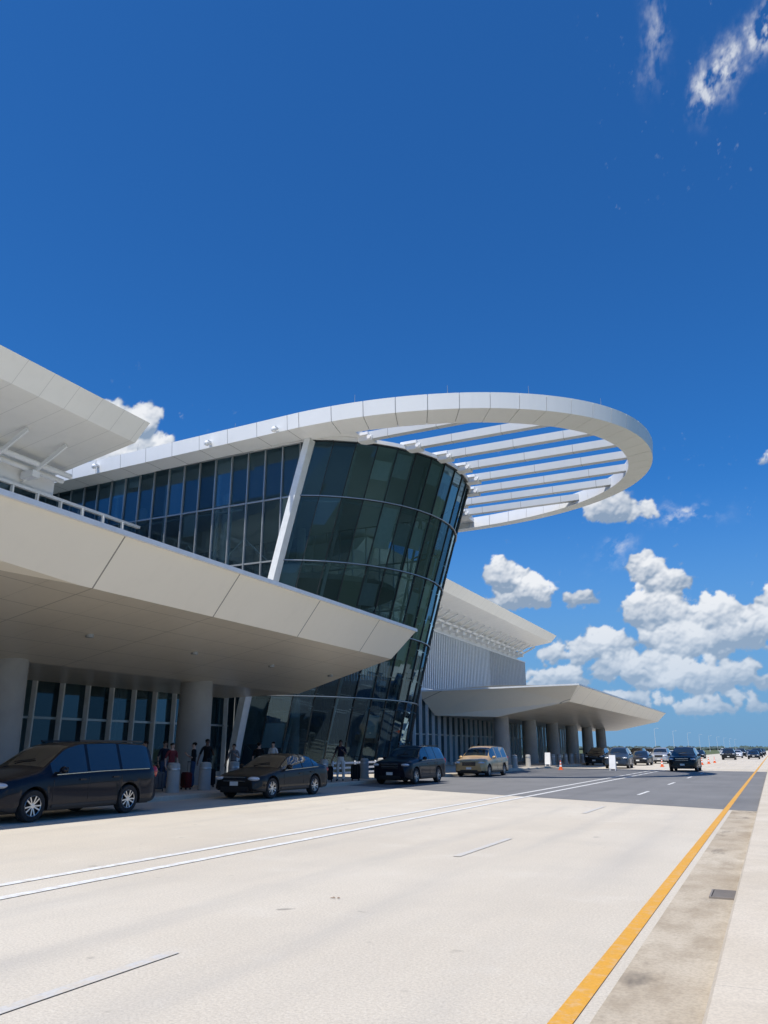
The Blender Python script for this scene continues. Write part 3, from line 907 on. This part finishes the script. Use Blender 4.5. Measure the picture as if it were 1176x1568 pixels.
def person(x, y, z, rz, h=1.75, shirt='navy', pants='khaki', skin='a', pose='stand', shorts=False, longhair=False):
    e = empty('person', (x, y, z), rz)
    k = h/1.75
    V = []; E = []; RD = []
    def add(p, r, par=None):
        V.append(Vector(p)*k); RD.append(r*k if not isinstance(r, tuple) else (r[0]*k, r[1]*k))
        if par is not None: E.append((par, len(V)-1))
        return len(V)-1
    pel = add((0, 0, .96), (.155, .11))
    wst = add((0, 0, 1.12), (.135, .10), pel)
    ch = add((0, .0, 1.32), (.165, .115), wst)
    nb = add((0, .01, 1.46), (.10, .07), ch)
    nk = add((0, 0, 1.53), (.055, .058), nb)
    h1 = add((0, -.012, 1.60), (.070, .085), nk)
    h2 = add((0, -.008, 1.675), (.074, .092), h1)
    h3 = add((0, 0, 1.735), (.05, .06), h2)
    wide = {'stand': .10, 'walk': .09, 'hold': .12}[pose]
    for s in (-1, 1):
        fy = 0
        if pose == 'walk': fy = s*.22
        hp = add((s*.09, 0, .90), .10, pel)
        kn = add((s*wide, fy*.5-.02, .50), .066, hp)
        cf = add((s*(wide+.005), fy*.75+.02, .34), .06, kn)
        an = add((s*(wide+.01), fy+.02, .09), .042, cf)
        hl = add((s*(wide+.015), fy-.02, .045), .042, an)
        add((s*(wide+.03), fy-.16, .035), .034, hl)
        sh = add((s*.18, 0, 1.42), .062, nb)
        if pose == 'stand': el = (s*.25, .03, 1.14); wr = (s*.27, -.05, .90); hd = (s*.27, -.08, .83)
        elif pose == 'hold' and s == 1: el = (.27, -.02, 1.15); wr = (.16, -.24, 1.26); hd = (.12, -.28, 1.31)
        elif pose == 'hold': el = (s*.27, .05, 1.15); wr = (s*.36, -.02, .93); hd = (s*.38, -.04, .86)
        else: el = (s*.25, -s*.08, 1.15); wr = (s*.27, -s*.2-.05, .93); hd = (s*.27, -s*.24-.06, .86)
        el = add(el, .045, sh); wr_ = add(wr, .03, el); hd_ = add(hd, (.036, .03), wr_)
        D = (Vector(hd)-Vector(wr)).normalized()
        for q, off in enumerate((-.03, -.01, .01, .03)):
            b = Vector(hd)+D*.04+Vector((0, off, 0))
            f1 = add(b, .010, hd_); f2 = add(b+D*(.035+.006*(q in (1, 2)))+Vector((-s*.008, 0, 0)), .009, f1)
            add(b+D*(.06+.012*(q in (1, 2)))+Vector((-s*.025, 0, 0)), .008, f2)
        th = add(Vector(hd)+Vector((-s*.01, -.045, 0))+D*.0, .011, hd_); add(Vector(hd)+Vector((-s*.02, -.06, 0))+D*.04, .010, th)
    me = bpy.data.meshes.new('figure'); me.from_pydata([tuple(v) for v in V], E, []); me.update()
    o = bpy.data.objects.new('figure', me); scene.collection.objects.link(o)
    sk = o.modifiers.new('skin', 'SKIN')
    for i, rr in enumerate(RD):
        sv = me.skin_vertices[0].data[i]; sv.radius = rr if isinstance(rr, tuple) else (rr, rr); sv.use_root = (i == 0)
    sk.use_smooth_shade = True
    ss = o.modifiers.new('sub', 'SUBSURF'); ss.levels = 1; ss.render_levels = 1
    dg = bpy.context.evaluated_depsgraph_get()
    m2 = bpy.data.meshes.new_from_object(o.evaluated_get(dg))
    o.modifiers.clear(); o.data = m2; m2.materials.clear()
    for m in (SKINS[skin], cloth(shirt, (0, 0, 0)), cloth(pants, (0, 0, 0)), CL['shoe'], CL['hair']): m2.materials.append(m)
    for p in m2.polygons:
        c = p.center/k; p.use_smooth = True
        arm = abs(c.x) > .205 or (c.z < 1.37 and c.z > 1.0 and c.y < -.14)
        if c.z > 1.49: mi = 4 if (c.z > 1.70 or (c.y > .03 and c.z > 1.6) or (longhair and c.y > .02)) else 0
        elif c.z < .085: mi = 3
        elif arm and c.z > .75: mi = 1 if c.z > 1.2 and c.y > -.12 else 0
        elif c.z > 1.0: mi = 1
        elif shorts and c.z < .52: mi = 0
        else: mi = 2
        p.material_index = mi
    o.parent = e
    f = MB()
    for s in (-1, 1):
        f.ell((s*.033*k, -.100*k, 1.655*k), (.014*k, .008*k, .008*k), 1, 8, 6)
        f.ell((s*.082*k, .0, 1.645*k), (.012*k, .022*k, .034*k), 0, 8, 6)
    f.ell((0, -.108*k, 1.628*k), (.013*k, .018*k, .024*k), 0, 8, 6)
    f.ell((0, -.097*k, 1.590*k), (.026*k, .008*k, .007*k), 2, 8, 6)
    f.ell((0, .018*k, 1.695*k), (.086*k, .098*k, .072*k), 1, 14, 8)
    f.obj('face_and_hair', [SKINS[skin], CL['hair'], LIPS], e, smooth=True)
    return e

person(-18.7, 33.9, .15, R(20), 1.86, 'navy', 'khaki', 'b', 'hold')
person(-21.0, 26.7, .15, R(60), 1.84, 'black', 'black', 'b', 'hold')
person(-20.4, 22.4, .15, R(-30), 1.72, 'teal', 'denim', 'a', 'stand', longhair=True)
person(-20.0, 23.4, .15, R(70), 1.66, 'maroon', 'grey', 'c', 'stand', shorts=True, longhair=True)
person(-21.4, 24.6, .15, R(70), 1.74, 'navy', 'denim', 'a', 'stand')
person(-20.7, 25.5, .15, R(-60), 1.70, 'black', 'denim', 'c', 'hold')
person(-20.9, 28.4, .15, R(20), 1.66, 'grey', 'black', 'a', 'hold', longhair=True)
person(-20.3, 29.4, .15, R(200), 1.72, 'black', 'denim', 'c', 'stand')
person(-21.3, 32.0, .15, R(0), 1.78, 'white', 'denim', 'c', 'stand')
person(-18.8, 54.3, .15, R(40), 1.80, 'red', 'black', 'b', 'walk')
person(-19.6, 55.4, .15, R(10), 1.72, 'black', 'denim', 'a', 'stand')
person(-20.6, 62, .15, R(200), 1.7, 'black', 'denim', 'a', 'walk')
person(-20.2, 44.5, .15, R(10), 1.7, 'grey', 'denim', 'a', 'stand')

def suitcase(x, y, z=.15, rz=0, h=.68, mat=None):
    e = empty('suitcase', (x, y, z), rz)
    bm = bmesh.new(); bmesh.ops.create_cube(bm, size=1)
    bmesh.ops.scale(bm, vec=(.44, .27, h-.07), verts=bm.verts)
    bmesh.ops.translate(bm, vec=(0, 0, .07+(h-.07)/2), verts=bm.verts)
    bmesh.ops.bevel(bm, geom=list(bm.edges), offset=.045, segments=3, affect='EDGES')
    me = bpy.data.meshes.new('shell'); bm.to_mesh(me); bm.free(); me.materials.append(mat or CL['black'])
    o = bpy.data.objects.new('shell', me); scene.collection.objects.link(o); o.parent = e
    d = MB()
    for a in (-.16, .16):
        for b in (-.09, .09): d.cyl((a-.015, b, .035), (a+.015, b, .035), .035, n=12); d.cyl((a, b, .03), (a, b, .08), .012, n=6)
    for a in (-.11, .11): d.cyl((a, .09, h), (a, .09, h+.36), .009, n=6)
    d.box((0, .09, h+.37), (.25, .03, .03))
    for q in (-.12, 0, .12): d.bbox(q-.01, q+.01, -.139, -.13, .14, h-.07)
    d.obj('handle_and_wheels', BLACK, e)
suitcase(-18.9, 33.1, rz=R(20)); suitcase(-18.3, 34.7, rz=R(15), h=.74)
suitcase(-20.4, 26.2, rz=R(50), h=.7); suitcase(-20.3, 28.0, rz=R(0), h=.6)
suitcase(-20.0, 24.3, rz=R(-20), h=.62, mat=cloth('case_red', (.12, .02, .02)))
suitcase(-20.6, 31.3, rz=R(10), h=.7); suitcase(-20.1, 22.9, rz=R(40), h=.66, mat=cloth('case_grey', (.12, .13, .14)))

mb = MB()
for k in range(5):
    a = k*.9; x = -4.64+.04*math.cos(a); y = 8.3+.03*math.sin(a*2)
    mb.face([(x, y, .008), (x+.03, y+.01, .014), (x+.035, y+.025, .011), (x+.01, y+.02, .016)])
mb.obj('dry_leaf_litter', simple('dry_leaf', (.26, .18, .12), .8), fix=False)

# ------------------------------------------------------------------ distant treeline
mb = MB(); rr = random.Random(3)
x = -900
while x < 700:
    for q in range(3):
        hgt = rr.uniform(3, 7); w_ = rr.uniform(6, 14)
        cx, cy = x+rr.uniform(-6, 6), 1450+rr.uniform(-30, 30)
        mb.ell((cx, cy, hgt*.4), (w_*.6, w_*.5, hgt*.6), 0, 7, 5)
    x += 8
for i, v in enumerate(mb.v): mb.v[i] = (v[0]+rr.uniform(-1, 1), v[1], v[2]+rr.uniform(-.8, .8))
mb.obj('distant_treeline', simple('distant_foliage', (.07, .10, .09), 1, var=.4, scale=.05))

# ------------------------------------------------------------------ clouds: fine dome patches far away
rng = np.random.default_rng(11)
TAB = rng.random((256, 256))
def vnoise(x, y):
    xi = np.floor(x).astype(int); yi = np.floor(y).astype(int)
    fx = x-xi; fy = y-yi
    fx = fx*fx*fx*(fx*(fx*6-15)+10); fy = fy*fy*fy*(fy*(fy*6-15)+10)
    g = lambda a, b: TAB[a & 255, b & 255]
    return (g(xi, yi)*(1-fx)+g(xi+1, yi)*fx)*(1-fy)+(g(xi, yi+1)*(1-fx)+g(xi+1, yi+1)*fx)*fy
def fbm(x, y, o=6, r=.52, off=0.0):
    s_ = np.zeros_like(x); a = 1; tot = 0
    ca_, sa_ = math.cos(.6), math.sin(.6)
    for k in range(o):
        s_ += a*vnoise(x+off+17.3*k, y+off*1.7+9.1*k); tot += a; a *= r
        x, y = 2.03*(x*ca_-y*sa_), 2.03*(x*sa_+y*ca_)
    return s_/tot
cm = bpy.data.materials.new('cloud_vapour'); cm.use_nodes = True
ct = NT(cm.node_tree); ct.n.clear()
co_ = ct.n.new('ShaderNodeOutputMaterial'); ca = ct.n.new('ShaderNodeAttribute'); ca.attribute_name = 'cloud'
ce = ct.n.new('ShaderNodeEmission'); ctr = ct.n.new('ShaderNodeBsdfTransparent'); cmx = ct.n.new('ShaderNodeMixShader')
ct.l.new(ca.outputs['Color'], ce.inputs[0]); ct.l.new(ca.outputs['Alpha'], cmx.inputs[0])
ct.l.new(ctr.outputs[0], cmx.inputs[1]); ct.l.new(ce.outputs[0], cmx.inputs[2]); ct.l.new(cmx.outputs[0], co_.inputs[0])
cm.cycles.emission_sampling = 'NONE'

def cloud_patch(a0, a1, e0, e1, step, blobs, wisps=(), dist=3600, seed=1):
    rg = np.random.default_rng(seed)
    na = int((a1-a0)/step)+1; ne = int((e1-e0)/step)+1
    az = np.linspace(a0, a1, na); el = np.linspace(e0, e1, ne)
    A, E = np.meshgrid(az, el)
    wa = A+(fbm(A*.9, E*.9, 7, .6, 3.0)-.5)*2.0; we = E+(fbm(A*.9, E*.9, 7, .6, 51.0)-.5)*1.5
    H = np.full(A.shape, -1.0); BASE = np.zeros(A.shape)
    def puff(px, py, r_, lift, ce_, ry):
        i0 = max(0, int((px-r_-1.4-a0)/step)); i1 = min(na, int((px+r_+1.4-a0)/step)+1)
        j0 = max(0, int((py-r_-1.2-e0)/step)); j1 = min(ne, int((py+r_+1.2-e0)/step)+1)
        if i1 <= i0 or j1 <= j0: return
        d2 = (wa[j0:j1, i0:i1]-px)**2+(we[j0:j1, i0:i1]-py)**2
        h = np.where(d2 < r_*r_, np.sqrt(np.maximum(r_*r_-d2, 0))*.8+lift, -1.0)
        sub = H[j0:j1, i0:i1]
        better = h > sub
        sub[better] = h[better]
        bs = BASE[j0:j1, i0:i1]; rel = (E[j0:j1, i0:i1]-(ce_-ry*.6))/(1.5*ry)
        bs[better] = rel[better]
    for (ca_, ce_, rx, ry, dens) in blobs:
        n = int(34*dens*max(1, rx*ry/4))
        for k in range(n):
            th = rg.uniform(0, 2*math.pi); q = math.sqrt(rg.uniform(0, 1))
            px = ca_+rx*.85*q*math.cos(th); sy = math.sin(th)
            py = ce_+ry*(.85 if sy > 0 else .5)*q*sy
            r_ = rg.uniform(.22, .5)*ry*(1.0-.5*q) + .10
            lift = (1-q)*.35*ry
            puff(px, py, r_, lift, ce_, ry)
            for c_ in range(4):
                t2 = rg.uniform(-.3, math.pi+.3)
                puff(px+r_*.9*math.cos(t2), py+r_*.9*math.sin(t2), r_*rg.uniform(.25, .5), lift*.9+r_*.25, ce_, ry)
    inside = (H > 0).astype(float)
    def blur(X, n):
        for _ in range(n):
            X = (np.roll(X, 1, 0)+np.roll(X, -1, 0)+2*X)/4; X = (np.roll(X, 1, 1)+np.roll(X, -1, 1)+2*X)/4
        return X
    soft = blur(inside, 5)
    wide = blur(inside, 70)
    det = fbm(A*1.7, E*1.7, 7, .62, 77.0)
    alpha = np.clip((soft*.55+wide*.85+(det-.5)*1.6-.36)/.62, 0, 1)
    alpha = alpha*alpha*(3-2*alpha)
    Hs = blur(np.maximum(H, 0)+(det-.5)*.9*wide, 3)
    gy, gx = np.gradient(Hs, step)
    nx, ny, nz = -gx, -gy, np.ones_like(gx)*1.4
    ln = np.sqrt(nx*nx+ny*ny+nz*nz)
    lam = (nx*-.25+ny*.80+nz*.55)/ln
    Hb = blur(Hs, 30)
    lit = .50+.44*lam+(Hs-Hb)*.22
    lit = lit*.58+.42*np.clip(blur(BASE, 12)*1.15, 0, 1)
    lit += (fbm(A*.5, E*.7, 5, .55, 30.0)-.5)*.85
    lit = np.clip((lit-.36)/.54, 0, 1)
    for (ca_, ce_, rx, ry, am, ang) in wisps:
        ca2, sa2 = math.cos(R(ang)), math.sin(R(ang))
        da = (wa-ca_); de = (we-ce_)
        u_ = (da*ca2+de*sa2)/rx; v_ = (-da*sa2+de*ca2)/ry
        g = np.exp(-(u_*u_+v_*v_)*1.3)
        ux = (A*ca2+E*sa2); vy = (-A*sa2+E*ca2)
        tex = fbm(ux*.9, vy*1.3, 7, .60, 12.0)
        aw = np.clip(g*np.clip(tex-.38, 0, 1)*3.6*am, 0, .80)
        sel = aw > alpha
        alpha = np.maximum(alpha, aw); lit = np.where(sel, .85, lit)
    edge = np.minimum(np.minimum(A-a0, a1-A)/.5, np.minimum(E-e0, e1-E)/.5)
    alpha = alpha*np.clip(edge, 0, 1)*.97
    sh = np.array([.27, .36, .49]); br_ = np.array([.88, .90, .93])
    col = sh+(br_-sh)*lit[..., None]
    hz = np.clip((10.5-E)/9.0, 0, 1)[..., None]*.66
    col = col*(1-hz)+np.array([.33, .48, .68])*hz
    alpha = alpha*np.clip((E-.3)/2.4, 0, 1)**.7
    ar, er = np.radians(A), np.radians(E)
    P = np.stack([dist*np.cos(er)*np.sin(ar), dist*np.cos(er)*np.cos(ar), dist*np.sin(er)+1.6], -1).reshape(-1, 3)
    idx = np.arange(na*ne).reshape(ne, na)
    F = np.stack([idx[:-1, :-1], idx[:-1, 1:], idx[1:, 1:], idx[1:, :-1]], -1)
    keep = (alpha[:-1, :-1]+alpha[:-1, 1:]+alpha[1:, 1:]+alpha[1:, :-1]) > .002
    F = F[keep]
    me = bpy.data.meshes.new('cloud')
    me.vertices.add(len(P)); me.vertices.foreach_set('co', P.ravel().astype(np.float32))
    nf = len(F); me.loops.add(nf*4); me.loops.foreach_set('vertex_index', F.ravel().astype(np.int32))
    me.polygons.add(nf); me.polygons.foreach_set('loop_start', (np.arange(nf)*4).astype(np.int32))
    me.polygons.foreach_set('loop_total', np.full(nf, 4, np.int32))
    me.update(calc_edges=True)
    at = me.attributes.new('cloud', 'FLOAT_COLOR', 'POINT')
    at.data.foreach_set('color', np.concatenate([col, alpha[..., None]], -1).reshape(-1).astype(np.float32))
    me.materials.append(cm)
    o = bpy.data.objects.new('cloud', me); scene.collection.objects.link(o)
    return o
cloud_patch(-25, 9, .3, 22, .05, [
    (-8.8, 16.7, 2.1, 1.2, 1.0), (-6.7, 16.1, 1.7, .8, .8), (-11.4, 10.4, 1.1, .8, .9),
    (-16.6, 12.1, 1.6, 1.5, 1.1), (-14.8, 10.8, 1.9, 1.5, 1.1), (-16.4, 10.3, 2.0, 1.0, 1.0),
    (-6.7, 12.0, 1.4, 1.3, 1.1), (-5.2, 10.9, 1.8, 1.3, 1.0), (-6.6, 9.0, 2.4, 1.7, 1.0), (-2.2, 8.7, 2.1, 1.7, 1.1), (-1.0, 7.4, 2.2, 1.7, 1.0), (-4.0, 7.0, 3.8, 1.9, 1.0),
    (-9.6, 6.9, 1.9, 1.2, 1.0), (-8.0, 5.4, 3.4, 1.4, 1.0), (-12.6, 6.4, 1.9, 1.2, 1.0), (-13.6, 4.6, 2.6, 1.1, 1.0), (1.6, 9.2, 1.0, 1.4, 1.0), (2.6, 6.4, 2.2, 1.2, .9),
    (-5.0, 4.6, 4.2, 1.3, .9), (-1.0, 4.4, 3.4, 1.2, .9), (-10, 3.0, 3.8, .9, .9), (-3.5, 2.8, 4.4, .9, .9), (3.4, 3.4, 2.8, .8, .8), (2.5, 19.0, .7, .5, .5), (6.5, 11, 1.8, 1.5, 1),
    (-20.5, 6.5, 2.8, 1.8, 1.0), (-22, 3.4, 2.5, .8, .8), (-15.5, 3.0, 2.6, .8, .8)],
    wisps=[(-3.6, 15.7, 2.0, .6, .8, 0), (-8.6, 13.6, 1.5, .7, .4, 30)], seed=4)
cloud_patch(-8, 12, 36, 52, .07, [], wisps=[(6.8, 44.3, 1.4, 1.1, 1.1, 35), (3.6, 43.1, 1.6, 1.1, 1.0, 35), (1.8, 42.4, 1.4, 1.0, .85, 65), (-1.5, 46.2, 2.2, .9, .38, 75), (8.6, 43.2, 1.2, 1.0, .9, 40)], seed=5)
cloud_patch(-52, -37, 14, 27, .06, [(-44.8, 22.3, 1.7, 1.5, 1.1), (-46.6, 22.6, 1.6, 1.5, 1.1), (-43.2, 20.6, 1.7, 1.4, 1.1), (-46, 20.2, 2.4, 1.8, 1.1), (-44.5, 18.6, 3.0, 1.4, 1)], seed=6)
rgx = np.random.default_rng(9)
far = [(rgx.uniform(14, 325), rgx.uniform(4, 11), rgx.uniform(3, 7), rgx.uniform(1.2, 2.6), .5) for _ in range(42)]
cloud_patch(9.5, 332, .6, 18, .4, far, seed=8)

# ------------------------------------------------------------------ world
w = bpy.data.worlds.new('World'); scene.world = w; w.use_nodes = True
t = NT(w.node_tree); t.n.clear()
SUN_EL = 66.0
to_sun = Vector((-0.10, -1.0, 0)).normalized()
sun_az = math.atan2(to_sun.x, to_sun.y)
out = t.n.new('ShaderNodeOutputWorld'); bg = t.n.new('ShaderNodeBackground')
sky = t.n.new('ShaderNodeTexSky'); sky.sky_type = 'NISHITA'; sky.sun_disc = False
sky.sun_elevation = R(SUN_EL); sky.sun_rotation = sun_az
sky.air_density = 1.0; sky.dust_density = 0.3; sky.ozone_density = 3.0; sky.altitude = 0
tc = t.n.new('ShaderNodeTexCoord').outputs['Generated']
s = t.sep(tc)
tint = t.mix(1.0, sky.outputs[0], (.19, .65, 1.14), 'MULTIPLY')
hz = t.mr(s[2], -.02, .34, .92, 0.0, True)
fin = t.mix(hz, tint, (1.5, 2.9, 4.9))
t.l.new(fin, bg.inputs[0]); bg.inputs[1].default_value = 0.12
t.l.new(bg.outputs[0], out.inputs[0])
w.cycles.sampling_method = 'MANUAL'; w.cycles.sample_map_resolution = 256

sd = bpy.data.lights.new('sun', 'SUN'); sd.energy = 5.0; sd.angle = R(.53); sd.color = (1, .955, .88)
so = bpy.data.objects.new('sun', sd); scene.collection.objects.link(so)
dirv = Vector((to_sun.x*math.cos(R(SUN_EL)), to_sun.y*math.cos(R(SUN_EL)), math.sin(R(SUN_EL))))
so.rotation_euler = dirv.to_track_quat('Z', 'Y').to_euler(); so.location = (0, 0, 60)

# ------------------------------------------------------------------ camera
cam = bpy.data.cameras.new('camera'); co = bpy.data.objects.new('camera', cam); scene.collection.objects.link(co)
cam.sensor_fit = 'VERTICAL'; cam.sensor_height = 24; cam.lens = 24*1178/1568
cam.clip_start = .05; cam.clip_end = 9000
co.location = (0, 0, 1.6); co.rotation_euler = (R(90+17.13), 0, R(25.8))
scene.camera = co
scene.view_settings.view_transform = 'Standard'; scene.view_settings.look = 'None'; scene.view_settings.exposure = 0
print('OK')
